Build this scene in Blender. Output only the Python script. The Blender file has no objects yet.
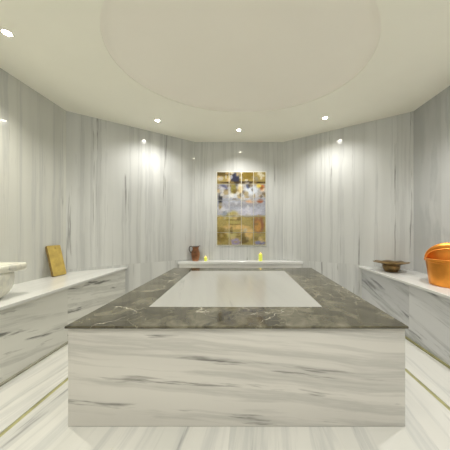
import bpy, bmesh, math, random
from mathutils import Vector, Matrix

S = bpy.context.scene
COL = S.collection
random.seed(4)
PI = math.pi

# ------------------------------------------------------------------ materials
def new_mat(name):
    m = bpy.data.materials.new(name)
    m.use_nodes = True
    nt = m.node_tree
    b = nt.nodes['Principled BSDF']
    return m, nt, b

def N(nt, t, **kw):
    n = nt.nodes.new(t)
    for k, v in kw.items():
        setattr(n, k, v)
    return n

def math_node(nt, op, a, b=None, clamp=False):
    n = N(nt, 'ShaderNodeMath', operation=op)
    n.use_clamp = clamp
    for i, v in enumerate((a, b)):
        if v is None: continue
        if isinstance(v, (int, float)): n.inputs[i].default_value = v
        else: nt.links.new(v, n.inputs[i])
    return n.outputs[0]

def ramp(nt, fac, stops):
    r = N(nt, 'ShaderNodeValToRGB')
    el = r.color_ramp.elements
    while len(el) < len(stops): el.new(0.5)
    for e, (p, c) in zip(el, stops):
        e.position = p
        e.color = (c[0], c[1], c[2], 1) if not isinstance(c, (int, float)) else (c, c, c, 1)
    nt.links.new(fac, r.inputs[0])
    return r.outputs[0]

def mixc(nt, fac, a, b, mode='MIX'):
    n = N(nt, 'ShaderNodeMix', data_type='RGBA', blend_type=mode)
    for sock, v in ((n.inputs[0], fac), (n.inputs[6], a), (n.inputs[7], b)):
        if isinstance(v, (int, float)): sock.default_value = v
        elif isinstance(v, tuple): sock.default_value = (v[0], v[1], v[2], 1)
        else: nt.links.new(v, sock)
    return n.outputs[2]

def noise(nt, vec, scale, detail=4, rough=.55, dist=0.0):
    n = N(nt, 'ShaderNodeTexNoise')
    n.inputs['Scale'].default_value = scale
    n.inputs['Detail'].default_value = detail
    n.inputs['Roughness'].default_value = rough
    n.inputs['Distortion'].default_value = dist
    nt.links.new(vec, n.inputs['Vector'])
    return n.outputs[0]

def marble(name, along='Z', rot=(0, 0, 0), seed=0.0, panel=None, panel_axis='X', panel_off=0.0,
           base=(.80, .80, .775), cloud=(.62, .62, .60), streak=(.42, .43, .43), dark=(.20, .21, .21),
           across=5.0, length=.30, amount=1.0, dash=1.0, rough=.16, joint=0.0, joint_col=(.5, .49, .42),
           bed=None, wander=.08, dth=.64):
    """white marble with long grey streaks running along one axis"""
    m, nt, b = new_mat(name)
    tc = N(nt, 'ShaderNodeTexCoord')
    vec = tc.outputs['Object']
    sep = N(nt, 'ShaderNodeSeparateXYZ'); nt.links.new(vec, sep.inputs[0])
    jm = None
    if panel:
        u = math_node(nt, 'DIVIDE', math_node(nt, 'ADD', sep.outputs[panel_axis], panel_off), panel)
        idx = math_node(nt, 'FLOOR', u)
        fr = math_node(nt, 'FRACT', u)
        d = math_node(nt, 'MINIMUM', fr, math_node(nt, 'SUBTRACT', 1.0, fr))
        jm = math_node(nt, 'LESS_THAN', d, .0018 / panel)
        comb = N(nt, 'ShaderNodeCombineXYZ')
        off = math_node(nt, 'MULTIPLY', idx, 7.31)
        for i in range(3): nt.links.new(off, comb.inputs[i])
        add = N(nt, 'ShaderNodeVectorMath', operation='ADD')
        nt.links.new(vec, add.inputs[0]); nt.links.new(comb.outputs[0], add.inputs[1])
        vec = add.outputs[0]
    if bed:
        jz = math_node(nt, 'LESS_THAN', math_node(nt, 'ABSOLUTE', math_node(nt, 'SUBTRACT', sep.outputs['Z'], bed)), .0018)
        jm = jz if jm is None else math_node(nt, 'MAXIMUM', jm, jz)
        above = math_node(nt, 'MULTIPLY', math_node(nt, 'LESS_THAN', sep.outputs['Z'], bed), 3.7)
        comb = N(nt, 'ShaderNodeCombineXYZ'); nt.links.new(above, comb.inputs[0]); nt.links.new(above, comb.inputs[1])
        add = N(nt, 'ShaderNodeVectorMath', operation='ADD')
        nt.links.new(vec, add.inputs[0]); nt.links.new(comb.outputs[0], add.inputs[1])
        vec = add.outputs[0]
    mp = N(nt, 'ShaderNodeMapping')
    mp.inputs['Location'].default_value = (seed * 3.1, seed * 1.7, seed * 2.3)
    mp.inputs['Rotation'].default_value = rot
    nt.links.new(vec, mp.inputs[0])
    # gentle wander so that the streaks are not ruled lines
    wn = N(nt, 'ShaderNodeTexNoise'); wn.inputs['Scale'].default_value = 1.6; wn.inputs['Detail'].default_value = 2
    nt.links.new(mp.outputs[0], wn.inputs['Vector'])
    ws = N(nt, 'ShaderNodeVectorMath', operation='MULTIPLY_ADD')
    ws.inputs[1].default_value = (wander,) * 3
    nt.links.new(wn.outputs['Color'], ws.inputs[0]); nt.links.new(mp.outputs[0], ws.inputs[2])
    sc = N(nt, 'ShaderNodeVectorMath', operation='MULTIPLY')
    s = [across] * 3
    s['XYZ'.index(along)] = length
    sc.inputs[1].default_value = s
    nt.links.new(ws.outputs[0], sc.inputs[0])
    v = sc.outputs[0]
    broad = noise(nt, v, .38, 3, .5)
    fine = noise(nt, v, 1.6, 6, .62)
    c = mixc(nt, ramp(nt, broad, [(.36, 0.0), (.66, 1.0 * amount)]), base, cloud)
    f1 = ramp(nt, fine, [(.50, 0.0), (.60, .55 * amount), (.66, .15 * amount), (.78, .8 * amount)])
    c = mixc(nt, f1, c, streak)
    # short dark dashes
    sd = N(nt, 'ShaderNodeVectorMath', operation='MULTIPLY')
    sd.inputs[1].default_value = tuple(3.0 if 'XYZ'[i] == along else 1.7 for i in range(3))
    nt.links.new(v, sd.inputs[0])
    dn = noise(nt, sd.outputs[0], 1.1, 5, .6)
    f2 = ramp(nt, dn, [(dth, 0.0), (dth + .08, min(1.0, .75 * dash))])
    c = mixc(nt, f2, c, dark)
    if jm is not None and joint > 0:
        c = mixc(nt, math_node(nt, 'MULTIPLY', jm, joint), c, joint_col)
    nt.links.new(c, b.inputs['Base Color'])
    b.inputs['Roughness'].default_value = rough
    b.inputs['IOR'].default_value = 1.45
    return m

def plain(name, col, rough=.5, metal=0.0, var=.12, scale=30, bump=0.0):
    m, nt, b = new_mat(name)
    tc = N(nt, 'ShaderNodeTexCoord')
    n = noise(nt, tc.outputs['Object'], scale, 4)
    lo = tuple(x * (1 - var) for x in col); hi = tuple(min(1, x * (1 + var)) for x in col)
    nt.links.new(ramp(nt, n, [(.3, lo), (.7, hi)]), b.inputs['Base Color'])
    b.inputs['Roughness'].default_value = rough
    b.inputs['Metallic'].default_value = metal
    if bump:
        bp = N(nt, 'ShaderNodeBump'); bp.inputs['Strength'].default_value = bump; bp.inputs['Distance'].default_value = .004
        nt.links.new(n, bp.inputs['Height']); nt.links.new(bp.outputs[0], b.inputs['Normal'])
    return m

def emit(name, col, strength):
    m, nt, b = new_mat(name)
    b.inputs['Base Color'].default_value = (*col, 1)
    b.inputs['Emission Color'].default_value = (*col, 1)
    b.inputs['Emission Strength'].default_value = strength
    return m

M = {}
WB = dict(base=(.645, .655, .645), cloud=(.545, .555, .545), streak=(.42, .43, .435), dark=(.17, .17, .165), across=9.0, length=.15, wander=.05, rough=.05, dash=1.0, dth=.63)
M['wall_l'] = marble('wall_marble_left', 'Z', seed=1.3, panel=1.18, panel_off=.17, joint=.25, **{**WB, 'base': (.635, .64, .60), 'cloud': (.53, .535, .50)})
M['wall_bl'] = marble('wall_marble_back_left', 'Z', seed=2.9, panel=.915, joint=.25, bed=.63, **WB)
M['wall_b'] = marble('wall_marble_back', 'Z', seed=4.2, panel=.80, joint=.2, amount=.8, **WB)
M['wall_br'] = marble('wall_marble_back_right', 'Z', seed=6.6, panel=.95, joint=.25, bed=.63, amount=.9, **WB)
M['wall_r'] = marble('wall_marble_right', 'Z', rot=(.0, .0, 0), seed=8.1, panel=1.0, panel_off=.57, joint=.3, amount=1.5, **{**WB, 'across': 3.6, 'length': .55, 'wander': .14, 'base': (.63, .64, .64), 'cloud': (.44, .45, .45), 'dth': .70})
M['wall_f'] = marble('wall_marble_front', 'Z', seed=9.4, panel=.9, joint=.25, **WB)
M['floor'] = marble('floor_marble', 'Y', rot=(0, 0, .10), seed=3.3, panel=.62, panel_axis='X', panel_off=.1, joint=.22,
                    base=(.60, .595, .56), cloud=(.53, .53, .495), streak=(.36, .37, .37), dark=(.2, .2, .2), across=7, length=.22, wander=.05, amount=.78, dash=.8, dth=.60, rough=.2)
M['plat'] = marble('platform_marble', 'X', rot=(0, -.085, 0), seed=5.35, base=(.63, .61, .565), cloud=(.50, .485, .45),
                   streak=(.27, .265, .25), dark=(.12, .12, .11), across=7, length=.26, wander=.06, amount=.75, dash=1.3, dth=.59, rough=.22)
M['inlay'] = marble('inlay_marble', 'Y', rot=(0, 0, -.22), seed=1.15, base=(.42, .42, .395), cloud=(.37, .37, .345),
                    streak=(.36, .36, .34), across=5, length=.25, wander=.05, amount=.7, dash=.6, rough=.14)
M['bench_top'] = marble('bench_top_marble', 'Y', rot=(0, 0, .06), seed=7.7, base=(.67, .675, .66), cloud=(.61, .615, .60),
                        across=4, length=.5, amount=.35, dash=.45, rough=.16)
M['bench_l'] = marble('bench_front_marble_left', 'Y', rot=(.16, 0, 0), seed=2.2, panel=1.35, panel_axis='Y', panel_off=.23, joint=.2,
                      base=(.70, .70, .655), cloud=(.58, .58, .54), streak=(.34, .34, .32), dark=(.14, .14, .13), dth=.575, across=7, length=.45, wander=.07, amount=.8, dash=1.2, rough=.18)
M['bench_r'] = marble('bench_front_marble_right', 'Y', rot=(-.22, 0, 0), seed=6.1, panel=1.1, panel_axis='Y', panel_off=1.02, joint=.4,
                      base=(.71, .72, .725), cloud=(.52, .53, .54), streak=(.30, .31, .31), dark=(.12, .12, .12), dth=.58, across=5, length=.35, wander=.06, amount=1.2, dash=.9, rough=.16)
M['shelf'] = marble('shelf_marble', 'X', seed=3.9, base=(.78, .78, .77), cloud=(.70, .70, .695), across=4, length=.5, amount=.3, dash=.3, rough=.14)
M['basin'] = marble('basin_marble', 'Z', rot=(0, .7, 0), seed=5.1, base=(.76, .745, .65), cloud=(.66, .645, .56),
                    across=6, length=2.0, amount=.7, dash=1.0, rough=.25)
M['ceil'] = plain('ceiling_plaster', (.92, .905, .80), .8, var=.01, scale=3)
M['dome'] = plain('dome_plaster', (.92, .885, .80), .8, var=.01, scale=2)
M['olive'] = plain('olive_joint_filler', (.29, .28, .13), .6, var=.2, scale=14)
M['gap'] = plain('grey_joint_filler', (.30, .295, .23), .6, var=.2, scale=14)
M['copper'] = plain('polished_copper', (.84, .33, .055), .3, .85, var=.12, scale=9, bump=.05)
M['copper_old'] = plain('aged_copper', (.33, .155, .08), .36, .75, var=.6, scale=9, bump=.2)
M['iron'] = plain('dark_aged_metal', (.10, .075, .055), .45, .7, var=.3, scale=20)
M['bronze'] = plain('aged_bronze', (.27, .18, .075), .34, .75, var=.55, scale=14, bump=.2)
M['wood'] = plain('ochre_wood', (.47, .34, .085), .6, var=.25, scale=11, bump=.15)
M['wood_edge'] = plain('ochre_wood_edge', (.24, .16, .05), .65, var=.3, scale=20)
M['white_metal'] = plain('white_lamp_ring', (.85, .83, .76), .4, var=.02)
M['lamp'] = emit('lamp_glow', (1.0, .93, .76), 30)
M['grout'] = plain('mural_grout', (.80, .80, .74), .6, var=.05)

# dark emperador-like marble of the platform border
def dark_marble():
    m, nt, b = new_mat('grey_brown_marble')
    tc = N(nt, 'ShaderNodeTexCoord'); v = tc.outputs['Object']
    n1 = noise(nt, v, 5.5, 8, .65, .6)
    c = ramp(nt, n1, [(.32, (.030, .026, .016)), (.50, (.085, .077, .050)), (.66, (.175, .162, .115))])
    def veins(scale, w, seed, dist):
        mp = N(nt, 'ShaderNodeMapping'); mp.inputs['Location'].default_value = (seed, seed * 2, 0)
        wn = N(nt, 'ShaderNodeTexNoise'); wn.inputs['Scale'].default_value = 7; wn.inputs['Detail'].default_value = 5
        nt.links.new(v, wn.inputs['Vector'])
        ad = N(nt, 'ShaderNodeVectorMath', operation='MULTIPLY_ADD'); ad.inputs[1].default_value = (dist,) * 3
        nt.links.new(wn.outputs['Color'], ad.inputs[0]); nt.links.new(v, ad.inputs[2])
        nt.links.new(ad.outputs[0], mp.inputs[0])
        vo = N(nt, 'ShaderNodeTexVoronoi', feature='DISTANCE_TO_EDGE'); vo.inputs['Scale'].default_value = scale
        nt.links.new(mp.outputs[0], vo.inputs['Vector'])
        msk = noise(nt, mp.outputs[0], 2.2, 3)
        a = ramp(nt, vo.outputs['Distance'], [(0.0, 1.0), (w, 0.0)])
        return math_node(nt, 'MULTIPLY', a, ramp(nt, msk, [(.52, 0.0), (.64, 1.0)]))
    c = mixc(nt, veins(2.2, .012, 1.7, .25), c, (.55, .52, .42))
    c = mixc(nt, math_node(nt, 'MULTIPLY', veins(9, .03, 4.1, .2), .7), c, (.42, .39, .29))
    nt.links.new(c, b.inputs['Base Color'])
    b.inputs['Roughness'].default_value = .08
    b.inputs['IOR'].default_value = 1.5
    return m
M['dark'] = dark_marble()

# ------------------------------------------------------------------ helpers
def link(name, bm, mat, parent=None, smooth=False, bevel=0.0, loc=None):
    bmesh.ops.recalc_face_normals(bm, faces=bm.faces)
    me = bpy.data.meshes.new(name)
    bm.to_mesh(me); bm.free()
    for mm in (mat if isinstance(mat, (list, tuple)) else [mat]): me.materials.append(mm)
    if smooth:
        for p in me.polygons: p.use_smooth = True
    o = bpy.data.objects.new(name, me); COL.objects.link(o)
    if parent: o.parent = parent
    if loc: o.location = loc
    if bevel:
        md = o.modifiers.new('bevel', 'BEVEL'); md.width = bevel; md.segments = 3; md.limit_method = 'ANGLE'
        md.harden_normals = False
    return o

def box(bm, x0, x1, y0, y1, z0, z1):
    return prism(bm, [(x0, y0), (x1, y0), (x1, y1), (x0, y1)], z0, z1)

def prism(bm, pts, z0, z1):
    a = [bm.verts.new((x, y, z0)) for x, y in pts]
    t = [bm.verts.new((x, y, z1)) for x, y in pts]
    n = len(pts)
    bm.faces.new(a[::-1]); bm.faces.new(t)
    for i in range(n): bm.faces.new((a[i], a[(i + 1) % n], t[(i + 1) % n], t[i]))

def loft(bm, loops, close_start=True, close_end=True):
    rings = [[bm.verts.new(p) for p in lp] for lp in loops]
    n = len(rings[0])
    for a, c in zip(rings, rings[1:]):
        for i in range(n): bm.faces.new((a[i], a[(i + 1) % n], c[(i + 1) % n], c[i]))
    if close_start: bm.faces.new(rings[0][::-1])
    if close_end: bm.faces.new(rings[-1])

def circ(r, z, n=48): return [(r * math.cos(2 * PI * i / n), r * math.sin(2 * PI * i / n), z) for i in range(n)]

def lathe(bm, prof, n=48, **kw): loft(bm, [circ(r, z, n) for r, z in prof], **kw)

def tube(bm, pts, r, n=10):
    pts = [Vector(p) for p in pts]
    loops = []
    up = Vector((0, 0, 1))
    prev = None
    for i, p in enumerate(pts):
        t = (pts[min(i + 1, len(pts) - 1)] - pts[max(i - 1, 0)]).normalized()
        a = (prev - t * prev.dot(t)).normalized() if prev else (t.cross(up).normalized() if abs(t.z) < .9 else t.cross(Vector((1, 0, 0))).normalized())
        prev = a
        c = t.cross(a)
        rr = r[i] if isinstance(r, (list, tuple)) else r
        loops.append([p + (a * math.cos(2 * PI * k / n) + c * math.sin(2 * PI * k / n)) * rr for k in range(n)])
    loft(bm, loops)

def thing(name, label, cat, loc=(0, 0, 0), rz=0, group=None):
    o = bpy.data.objects.new(name, None); COL.objects.link(o)
    o.empty_display_size = .1
    o.location = loc; o.rotation_euler = (0, 0, rz)
    o['label'] = label; o['category'] = cat
    if group: o['group'] = group
    return o

def struct(o): o['kind'] = 'structure'; return o

# ------------------------------------------------------------------ room shell
H = 2.75
OUT = [(-2.42, -1.0), (-2.42, 3.01), (-.945, 4.09), (.654, 4.09), (2.235, 3.02), (2.235, -1.0)]
def wall(name, p, q, mat):
    """solid wall whose inner face runs p -> q (room on the right hand side); local X runs along it"""
    p, q = Vector(p), Vector(q)
    L = (q - p).length
    bm = bmesh.new()
    box(bm, 0, L, 0, .12, -.1, H + .02)
    o = link(name, bm, mat)
    o.location = (p.x, p.y, 0)
    o.rotation_euler = (0, 0, math.atan2(q.y - p.y, q.x - p.x))
    return struct(o)
wall('wall_left', OUT[0], OUT[1], M['wall_l'])
wall('wall_back_left', OUT[1], OUT[2], M['wall_bl'])
wall('wall_back', OUT[2], OUT[3], M['wall_b'])
wall('wall_back_right', OUT[3], OUT[4], M['wall_br'])
wall('wall_right', OUT[4], OUT[5], M['wall_r'])
wall('wall_front', OUT[5], OUT[0], M['wall_f'])

GL, GR, GW = -1.402, 1.32, .030           # the two joints in the floor
bm = bmesh.new()
box(bm, -2.5, GL - GW / 2, -1.1, 4.2, -.06, 0)
box(bm, GL + GW / 2, GR - GW / 2, -1.1, 4.2, -.06, 0)
box(bm, GR + GW / 2, 2.35, -1.1, 4.2, -.06, 0)
struct(link('floor', bm, M['floor'], bevel=.002))
for i, g in enumerate((GL, GR)):
    bm = bmesh.new(); box(bm, g - GW / 2, g + GW / 2, -1.05, 4.1, -.05, -.005)
    struct(link('trim_%d' % (i + 1), bm, M['olive']))

# ceiling with an oval opening and the shallow dome in it
CX, CY, EA, EB, NE = -.05, 2.13, 1.20, .92, 128
def ray_out(th):
    d = Vector((math.cos(th), math.sin(th))); c = Vector((CX, CY)); best = 1e9
    n = len(OUT)
    for i in range(n):
        p, q = Vector(OUT[i]), Vector(OUT[(i + 1) % n]); e = q - p
        den = d.x * e.y - d.y * e.x
        if abs(den) < 1e-9: continue
        w = p - c
        t = (w.x * e.y - w.y * e.x) / den; s = (w.x * d.y - w.y * d.x) / den
        if t > 0 and -1e-6 <= s <= 1 + 1e-6: best = min(best, t)
    return c + d * (best + .06)
ths = sorted([2 * PI * i / NE for i in range(NE)] + [math.atan2(y - CY, x - CX) % (2 * PI) for x, y in OUT])
ell = lambda th, k, z: (lambda r: (CX + r * math.cos(th), CY + r * math.sin(th), z))(k * EA * EB / math.hypot(EB * math.cos(th), EA * math.sin(th)))
bm = bmesh.new()
loft(bm, [[(*ray_out(t), H) for t in ths], [ell(t, 1.0, H) for t in ths], [ell(t, 1.0, H + .008) for t in ths]], close_start=False, close_end=False)
struct(link('ceiling', bm, M['ceil']))
bm = bmesh.new()
loops = [[ell(t, 1.02, H + .008) for t in ths], [ell(t, .985, H + .008) for t in ths]]
for k in range(1, 9):
    a = k / 9 * PI / 2
    loops.append([ell(t, .985 * math.cos(a), H + .010 + .06 * math.sin(a)) for t in ths])
loft(bm, loops, close_start=False, close_end=True)
o = link('ceiling_dome', bm, M['dome'], smooth=True); struct(o)

# ------------------------------------------------------------------ recessed ceiling lights
def spot_light(px, py, label, w, col=(1.0, .975, .925), deg=132):
    t = thing('ceiling_light', label, 'ceiling light', (px, py, H), group='recessed ceiling spotlights')
    bm = bmesh.new(); lathe(bm, [(.042, .0), (.042, -.004), (.036, -.007), (.029, -.004), (.029, .0)], 40, close_start=False, close_end=False)
    link('trim_ring', bm, M['white_metal'], t, True)
    bm = bmesh.new(); lathe(bm, [(.029, -.001), (.027, -.003), (.012, -.005)], 32)
    link('lamp', bm, M['lamp'], t, True)
    ld = bpy.data.lights.new('spot_beam', 'SPOT'); ld.energy = w; ld.color = col
    ld.spot_size = math.radians(deg); ld.spot_blend = 1.0; ld.shadow_soft_size = .04; ld.specular_factor = .12
    lo = bpy.data.objects.new('spot_beam', ld); COL.objects.link(lo); lo.parent = t; lo.location = (0, 0, -.03)
    return t
PW = 42
spot_light(-1.93, 1.81, 'small round ceiling spotlight at the left, above the marble basin', PW * .85, (1.0, .955, .83))
spot_light(-1.30, 3.27, 'small round ceiling spotlight left of the tile picture, nearest the back left wall', PW * .5, deg=148)
spot_light(-.13, 3.59, 'small round ceiling spotlight in the middle, above the tile picture', PW * .6)
spot_light(1.11, 3.20, 'small round ceiling spotlight right of the tile picture, nearest the back right wall', PW * .5, deg=148)
spot_light(1.78, 1.78, 'small round ceiling spotlight above the copper bucket on the right', PW * .85)
spot_light(-1.55, .15, 'small round ceiling spotlight at the near left end of the room', PW * 1.1, (1.0, .96, .85))
spot_light(-.07, -.5, 'small round ceiling spotlight in the middle of the near end', PW * 1.25)
spot_light(1.40, .15, 'small round ceiling spotlight at the near right end of the room', PW * 1.05)

# ------------------------------------------------------------------ heated marble platform
pl = thing('marble_platform', 'large low marble platform with grey-brown border and white inlaid top in the room centre', 'marble platform', (-.06, 2.36, 0))
bm = bmesh.new(); box(bm, -1.060 + .06, .937 + .06, 1.331 - 2.36, 3.28 - 2.36, 0, .588)
link('base', bm, M['plat'], pl, bevel=.003)
bm = bmesh.new(); box(bm, -1.068 + .06, .946 + .06, 1.312 - 2.36, 3.30 - 2.36, .586, .602)
o = link('border_slab', bm, M['dark'], pl, bevel=.006); o['label'] = 'polished grey-brown marble border with pale veins'
bm = bmesh.new()
prism(bm, [(x + .06, y - 2.36) for x, y in ((-.715, 1.64), (.548, 1.64), (.505, 3.05), (-.760, 3.05))], .597, .6035)
o = link('inlay', bm, M['inlay'], pl, bevel=.001); o['label'] = 'white marble inlay panel'

# ------------------------------------------------------------------ benches along the walls
def bench(name, label, wx, fx, hb, ends, matf, mirror):
    """ends: (x,y) polygon of the top"""
    t = thing(name, label, 'bench', ((wx + fx) / 2, 1.2, 0))
    ox, oy = (wx + fx) / 2, 1.2
    bm = bmesh.new(); prism(bm, [(x - ox, y - oy) for x, y in ends], hb - .028, hb)
    o = link('top', bm, M['bench_top'], t, bevel=.004)
    s = 1 if fx > wx else -1
    (ax, ay), (bx, by) = ends[2], ends[3]
    wy = lambda x: ay + (x - ax) / (bx - ax) * (by - ay) - .001
    yend = ends[2][1]
    bm = bmesh.new()
    xa, xb = sorted((fx - s * .03, fx - s * .06))
    prism(bm, [(xa - ox, -.998 - oy), (xb - ox, -.998 - oy), (xb - ox, wy(xb) - oy), (xa - ox, wy(xa) - oy)], .0, hb - .026)
    link('front_panel', bm, matf, t)
    bm = bmesh.new()
    box(bm, *sorted((fx - s * .034 - ox, fx - s * .008 - ox)), -.998 - oy, yend - .06 - oy, .0, .012)
    link('foot_joint', bm, M['gap'] if s > 0 else M['olive'], t)
    return t
LX, LH = -1.82, .594
RX, RH = 1.685, .612
bench('marble_bench', 'long white marble bench along the left wall carrying the basin', -2.42, LX, LH,
      [(-2.418, -.998), (LX, -.998), (LX, 3.005 + (2.42 + LX) * .732), (-2.418, 3.005)], M['bench_l'], False)
bench('marble_bench', 'white marble bench along the right wall carrying the copper bucket', 2.235, RX, RH,
      [(2.233, -.998), (RX, -.998), (RX, 3.015 + (2.235 - RX) * .677), (2.233, 3.015)], M['bench_r'], True)

# ledge under the mural
SY, SZ = 3.87, .606
t = thing('marble_ledge', 'low white marble ledge behind the platform, under the tile picture', 'ledge', (-.1, 4.0, 0))
poly = [(-1.19, SY), (.968, SY), (.654, 4.084), (-.945, 4.084), (-1.19, 3.903)]
bm = bmesh.new(); prism(bm, [(x + .1, y - 4.0) for x, y in poly], SZ - .045, SZ)
link('top', bm, M['shelf'], t, bevel=.004)
bm = bmesh.new(); prism(bm, [(x + .1, y - 4.0) for x, y in ((-1.17, SY + .014), (.945, SY + .014), (.654, 4.082), (-.945, 4.082), (-1.17, 3.915))], 0, SZ - .044)
link('front_panel', bm, M['shelf'], t)

# ------------------------------------------------------------------ tile mural (plain colour-field stand-in)
random.seed(11)
def mural_colour(u, v):
    def blob(c, col, cu, cv, ru, rv, k=1.0):
        d = ((u - cu) / ru) ** 2 + ((v - cv) / rv) ** 2
        w = k * max(0.0, min(1.0, 1.6 - 1.2 * d))
        return tuple(a * (1 - w) + b * w for a, b in zip(c, col))
    if v < .165: c = (152, 134, 78)
    elif v < .36: c = (166, 163, 162)
    elif v < .60: c = (160, 163, 176)
    else: c = (156, 140, 82)
    for b in BLOBS: c = blob(c, *b)
    return c
BLOBS = [((44, 46, 66), .37, .10, .10, .10), ((120, 100, 40), .62, .05, .14, .06), ((60, 48, 36), .55, .145, .5, .018), ((96, 80, 44), .12, .03, .2, .03),
         ((90, 92, 120), .13, .22, .09, .05), ((128, 118, 60), .34, .24, .06, .09), ((196, 176, 132), .48, .23, .05, .08), ((204, 210, 222), .70, .25, .14, .07),
         ((60, 72, 110), .64, .19, .04, .04), ((180, 110, 60), .93, .22, .05, .05), ((214, 190, 90), .86, .19, .05, .03), ((190, 194, 204), .40, .33, .20, .03),
         ((58, 58, 62), .07, .36, .045, .09), ((150, 130, 80), .08, .47, .05, .05), ((198, 160, 130), .68, .405, .10, .025), ((150, 96, 70), .88, .40, .07, .03),
         ((150, 150, 158), .5, .45, .5, .03), ((188, 188, 204), .62, .55, .30, .06), ((140, 146, 156), .16, .56, .10, .05),
         ((172, 158, 92), .33, .64, .15, .11), ((116, 98, 44), .32, .72, .17, .012), ((116, 98, 44), .32, .66, .17, .010), ((116, 98, 44), .32, .60, .16, .010),
         ((134, 88, 60), .86, .72, .11, .12), ((178, 134, 70), .84, .74, .07, .08), ((206, 172, 112), .40, .755, .30, .03), ((206, 172, 112), .66, .84, .09, .08),
         ((126, 106, 44), .10, .86, .10, .10), ((104, 88, 40), .55, .93, .10, .05), ((150, 140, 170), .38, .955, .12, .05), ((120, 120, 150), .88, .97, .13, .03),
         ((176, 166, 110), .30, .86, .10, .05), ((86, 70, 40), .30, .80, .03, .05)]
LIGHT = [(214, 206, 190), (196, 196, 206), (150, 128, 74), (96, 78, 46), (190, 160, 110), (120, 116, 110), (228, 224, 214), (74, 66, 60)]
for _ in range(170):
    cu_, cv_ = random.random(), random.random()
    band = LIGHT if cv_ < .38 else [(182, 182, 196), (150, 152, 166), (206, 206, 214), (168, 160, 150)] if cv_ < .6 else \
        [(182, 160, 92), (120, 102, 54), (206, 180, 132), (150, 136, 100), (96, 80, 44), (190, 184, 170), (170, 150, 84)]
    BLOBS.append((random.choice(band), cu_, cv_, random.uniform(.015, .06), random.uniform(.010, .035), .62))
def srgb(c): return tuple((x / 255 / 12.92) if x / 255 < .04045 else ((x / 255 + .055) / 1.055) ** 2.4 for x in c)
mm, nt, b = new_mat('glazed_printed_tile')
at = N(nt, 'ShaderNodeVertexColor'); at.layer_name = 'print'
nz = noise(nt, N(nt, 'ShaderNodeTexCoord').outputs['Object'], 38, 5, .7)
nt.links.new(mixc(nt, .5, at.outputs[0], ramp(nt, nz, [(.35, .35), (.65, .75)]), 'OVERLAY'), b.inputs['Base Color'])
b.inputs['Roughness'].default_value = .18
MW, MH, MY = .885, 1.325, 4.09
MX, MZ = -.105, .0
Z0 = 1.17 - (245.0 - 229) * MY / 225; X0 = (217 - 247) * MY / 225
t = thing('tile_picture', 'tall glazed tile picture in gold, brown and lilac on the back wall', 'tile picture', (X0, MY, Z0))
bm = bmesh.new(); box(bm, -.012, MW + .012, -.008, -.001, -.012, MH + .008)
link('grout_backing', bm, M['grout'], t)
cu = [0, .25, .5, .75, 1.0]; cv = [0, .166, .386, .607, .828, 1.0]
bm = bmesh.new()
lay = bm.loops.layers.color.new('print')
gp = .0045
for i in range(4):
    for j in range(5):
        x0, x1 = cu[i] * MW + gp, cu[i + 1] * MW - gp
        z1, z0 = MH * (1 - cv[j]) - gp, MH * (1 - cv[j + 1]) + gp
        nx, nz_ = 12, 14
        g = [[bm.verts.new((x0 + (x1 - x0) * a / nx, -.016, z0 + (z1 - z0) * c / nz_)) for a in range(nx + 1)] for c in range(nz_ + 1)]
        back = [bm.verts.new(p) for p in ((x0, -.004, z0), (x1, -.004, z0), (x1, -.004, z1), (x0, -.004, z1))]
        for c in range(nz_):
            for a in range(nx): bm.faces.new((g[c][a], g[c][a + 1], g[c + 1][a + 1], g[c + 1][a]))
        bm.faces.new([*g[0][::-1], back[0], back[1]])
        bm.faces.new([*[g[c][nx] for c in range(nz_, -1, -1)], back[1], back[2]])
        bm.faces.new([*g[nz_], back[2], back[3]])
        bm.faces.new([*[g[c][0] for c in range(nz_ + 1)], back[3], back[0]])
for f in bm.faces:
    for l in f.loops:
        u, v = l.vert.co.x / MW, 1 - l.vert.co.z / MH
        c = mural_colour(u, v)
        l[lay] = (c[0] / 255, c[1] / 255, c[2] / 255, 1)
link('tiles', bm, mm, t)

# ------------------------------------------------------------------ marble basin on the left bench
def sup(hx, hy, z, n, k=64):
    out = []
    for i in range(k):
        a = 2 * PI * i / k
        c, s = math.cos(a), math.sin(a)
        out.append((hx * math.copysign(abs(c) ** (2 / n), c), hy * math.copysign(abs(s) ** (2 / n), s), z))
    return out
bs = thing('marble_basin', 'carved white marble wash basin with square rim, on the left bench', 'basin', (-2.165, 1.79, LH))
bm = bmesh.new()
loft(bm, [sup(r, r, z, n) for r, z, n in ((.135, .0, 2), (.150, .006, 2), (.182, .032, 2), (.206, .072, 2), (.216, .115, 2), (.220, .16, 2), (.219, .195, 2), (.216, .212, 2), (.15, .216, 2))])
link('bowl', bm, M['basin'], bs, True)
bm = bmesh.new()
R = .222
loft(bm, [sup(r, r, z, n) for r, z, n in ((.14, .20, 2), (.192, .204, 2.2), (.202, .214, 3), (R - .006, .222, 9), (R, .228, 12), (R, .272, 12), (R - .006, .280, 11),
          (.186, .281, 8), (.178, .276, 6), (.168, .255, 3), (.13, .225, 2), (.06, .212, 2))])
link('rim', bm, M['basin'], bs, True)
bm = bmesh.new(); lathe(bm, [(.0001, .2125), (.022, .2125), (.024, .2165), (.018, .218), (.0001, .2165)], 24)
link('drain', bm, M['iron'], bs, True)

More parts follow.
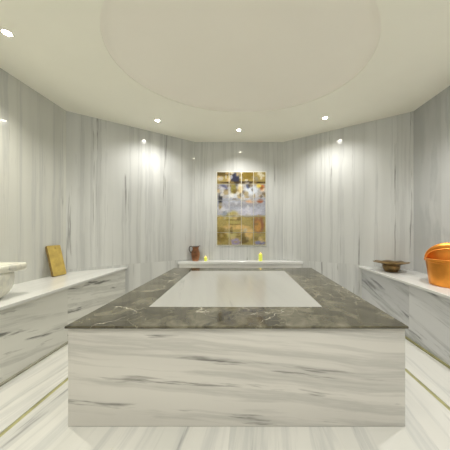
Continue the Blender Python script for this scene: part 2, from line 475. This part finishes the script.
# ------------------------------------------------------------------ ochre wooden board leaning on the left wall
wd = thing('wooden_board', 'ochre wooden board with a small hole leaning on the left marble wall', 'wooden board', (-2.300, 2.765, LH))
bd = bmesh.new()
hw, hh, th, rr = .086, .378, .028, .016
pts = []
for cx, cz, a0 in ((hw - rr, rr, -90), (hw - rr, hh - rr, 0), (-hw + rr, hh - rr, 90), (-hw + rr, rr, 180)):
    for k in range(6):
        a = math.radians(a0 + 90 * k / 5)
        pts.append((cx + rr * math.cos(a), cz + rr * math.sin(a)))
hole = [(.012 + .006 * math.cos(2 * PI * k / 24), hh - .035 + .006 * math.sin(2 * PI * k / 24)) for k in range(24)]
def ring(p, y): return [bd.verts.new((x, y, z)) for x, z in p]
fo, fh, bo, bh = ring(pts, 0), ring(hole, 0), ring(pts, th), ring(hole, th)
for a, c in ((fo, fh), (bo, bh)):
    es = [bd.edges.new((l[i], l[(i + 1) % len(l)])) for l in (a, c) for i in range(len(l))]
    bmesh.ops.triangle_fill(bd, use_beauty=True, edges=es)
for a, c in ((fo, bo), (fh, bh)):
    for i in range(len(a)): bd.faces.new((a[i], a[(i + 1) % len(a)], c[(i + 1) % len(a)], c[i]))
o = link('board', bd, [M['wood'], M['wood_edge']], wd, bevel=.003)
for p in o.data.polygons:
    if abs(p.normal.y) < .5: p.material_index = 1
# local -Y (face) -> world +X, lean back towards -X
o.rotation_euler = (math.radians(-14), 0, 0)
wd.rotation_euler = (0, 0, math.radians(84))
wd.location = (-2.297, 2.77, LH + .007)

# ------------------------------------------------------------------ wide-brimmed bronze bowl on the right bench
bw = thing('bronze_bowl', 'shallow aged bronze bowl with wide wavy brim on the right bench', 'bowl', (1.900, 2.965, RH), rz=.5)
bm = bmesh.new()
lathe(bm, [(.055, .0), (.068, .002), (.082, .012), (.093, .032), (.097, .052), (.097, .064), (.092, .064), (.088, .036), (.070, .016), (.02, .010)], 56)
link('bowl', bm, M['bronze'], bw, True)
def brim(r, z, amp): 
    k = 112
    return [((r + .012 * amp * math.cos(8 * a)) * math.cos(a), (r + .012 * amp * math.cos(8 * a)) * math.sin(a), z + .003 * amp * math.cos(8 * a + .8) + .006 * amp * math.cos(a + 2.2)) for a in (2 * PI * i / k for i in range(k))]
bm = bmesh.new()
loft(bm, [brim(.0945, .060, 0), brim(.105, .071, .05), brim(.150, .082, .5), brim(.195, .090, 1), brim(.197, .0925, 1), brim(.195, .094, 1), brim(.150, .086, .5), brim(.103, .0755, .05), brim(.0915, .064, 0)], close_start=False, close_end=False)
link('brim', bm, M['bronze'], bw, True)
bw.scale = (1.04, 1.04, 1.36)

# ------------------------------------------------------------------ copper bucket with a high back
RZB = math.atan2(2.3, 1.97)
bk = thing('copper_bucket', 'bright orange copper bucket with high curved back on the right bench', 'bucket', (2.018, 2.23, RH), rz=RZB)
def oblique(r, zfun, k=72):
    return [(r * math.cos(a), r * math.sin(a), zfun(math.cos(a))) for a in (2 * PI * i / k for i in range(k))]
BR0, BR1 = .168, .200
def top(c):                                  # local +X is away from the camera: the high back
    return .260 + .148 * (c + math.sqrt(c * c + .004)) / 2
bm = bmesh.new()
loops = []
for k in range(13):
    f = k / 12
    loops.append(oblique(BR0 + (BR1 - BR0) * f, lambda c, f=f: f * top(c)))
for k in range(12, 0, -1):
    f = k / 12
    loops.append(oblique(BR0 + (BR1 - BR0) * f - .003, lambda c, f=f: .004 + f * (top(c) - .004)))
loft(bm, loops)
link('body', bm, M['copper'], bk, True)
bm = bmesh.new()
rp = [(BR1 * math.cos(a), BR1 * math.sin(a), top(math.cos(a))) for a in (2 * PI * i / 96 for i in range(97))]
tube(bm, rp, .0055, 8)
link('rolled_rim', bm, M['copper'], bk, True)
bm = bmesh.new()
k = 72
tube(bm, [(.1972 * math.cos(a), .1972 * math.sin(a), .228) for a in (2 * PI * i / k for i in range(k + 1))], .0035, 8)
link('raised_band', bm, M['copper'], bk, True)
# carrying handle lying back inside the opening
bm = bmesh.new()
hp = []
for i in range(33):
    a = PI * i / 32
    y = .190 * math.cos(a)
    s = math.sin(a)
    hp.append((.125 * s, y, .262 + .092 * s))
tube(bm, hp, .005, 8)
link('handle', bm, M['copper'], bk, True)
for s in (-1, 1):
    bm = bmesh.new()
    tube(bm, [(-.018, s * .199, .235), (-.01, s * .205, .255), (.01, s * .205, .255), (.018, s * .199, .235)], .005, 8)
    link('handle_ear', bm, M['copper'], bk, True)

# ------------------------------------------------------------------ jug and candles on the ledge
JY = 3.985
jg = thing('copper_jug', 'aged copper jug with dark curled handle on the ledge, left of the tile picture', 'jug', ((195.6 - 247) * JY / 225, JY, SZ))
bm = bmesh.new()
lathe(bm, [(.046, 0), (.050, .004), (.052, .02), (.064, .065), (.069, .105), (.066, .135), (.053, .168), (.048, .190), (.050, .212), (.058, .228), (.055, .229), (.046, .210), (.044, .19), (.048, .168), (.060, .13), (.04, .02)], 40)
link('body', bm, M['copper_old'], jg, True)
jg.scale = (1.1, 1.1, 1.1)
bm = bmesh.new()
tube(bm, [(.058 * math.cos(a) + (.012 if abs(a) < .3 else 0), .058 * math.sin(a), .229 + .012 * max(0, math.cos(a)) ** 3) for a in (2 * PI * i / 40 for i in range(41))], .005, 8)
o = link('lip', bm, M['iron'], jg, True)
bm = bmesh.new()
tube(bm, [(-.05, 0, .222), (-.070, 0, .236), (-.092, 0, .232), (-.104, 0, .205), (-.102, 0, .172), (-.088, 0, .145), (-.064, 0, .128)], .0065, 8)
o = link('handle', bm, M['iron'], jg, True); o['label'] = 'dark curled handle'

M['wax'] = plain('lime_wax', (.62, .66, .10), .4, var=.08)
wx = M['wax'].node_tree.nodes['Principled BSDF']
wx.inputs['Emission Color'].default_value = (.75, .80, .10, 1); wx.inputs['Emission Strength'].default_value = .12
M['flame'] = emit('candle_flame', (1.0, .62, .06), 1.0)
def candle(px, r, h, label):
    t = thing('candle', label, 'candle', ((px - 247) * JY / 225, JY, SZ), group='candles on the ledge')
    bm = bmesh.new(); lathe(bm, [(r * .96, 0), (r, .003), (r, h - .004), (r * .94, h), (r * .7, h - .002), (r * .3, h - .006)], 28)
    link('wax_body', bm, M['wax'], t, True)
    bm = bmesh.new(); tube(bm, [(0, 0, h - .008), (.001, 0, h + .006)], .0015, 6)
    link('wick', bm, M['iron'], t, True)
    bm = bmesh.new(); lathe(bm, [(.001, h - .004), (.009, h + .002), (.011, h + .009), (.007, h + .018), (.0008, h + .026)], 16)
    link('flame', bm, M['flame'], t, True)
candle(205.6, .027, .060, 'short lime yellow candle beside the copper jug')
candle(260.5, .034, .120, 'taller yellow candle on the ledge under the right of the tile picture')

# ------------------------------------------------------------------ camera, world, view
cd = bpy.data.cameras.new('camera'); cam = bpy.data.objects.new('camera', cd); COL.objects.link(cam)
cam.location = (0, 0, 1.17); cam.rotation_euler = (PI / 2, 0, 0)
cd.sensor_width = 36; cd.lens = 18; cd.clip_start = .02
cd.shift_x = -22 / 450; cd.shift_y = 4 / 450
S.camera = cam
w = bpy.data.worlds.new('world'); S.world = w; w.use_nodes = True
w.node_tree.nodes['Background'].inputs[0].default_value = (.9, .95, 1, 1)
w.node_tree.nodes['Background'].inputs[1].default_value = .3
S.cycles.max_bounces = 14; S.cycles.diffuse_bounces = 10; S.cycles.glossy_bounces = 4
vs = S.view_settings
vs.view_transform = 'Standard'; vs.look = 'None'; vs.gamma = 1; vs.use_curve_mapping = False
vs.exposure = 1.43
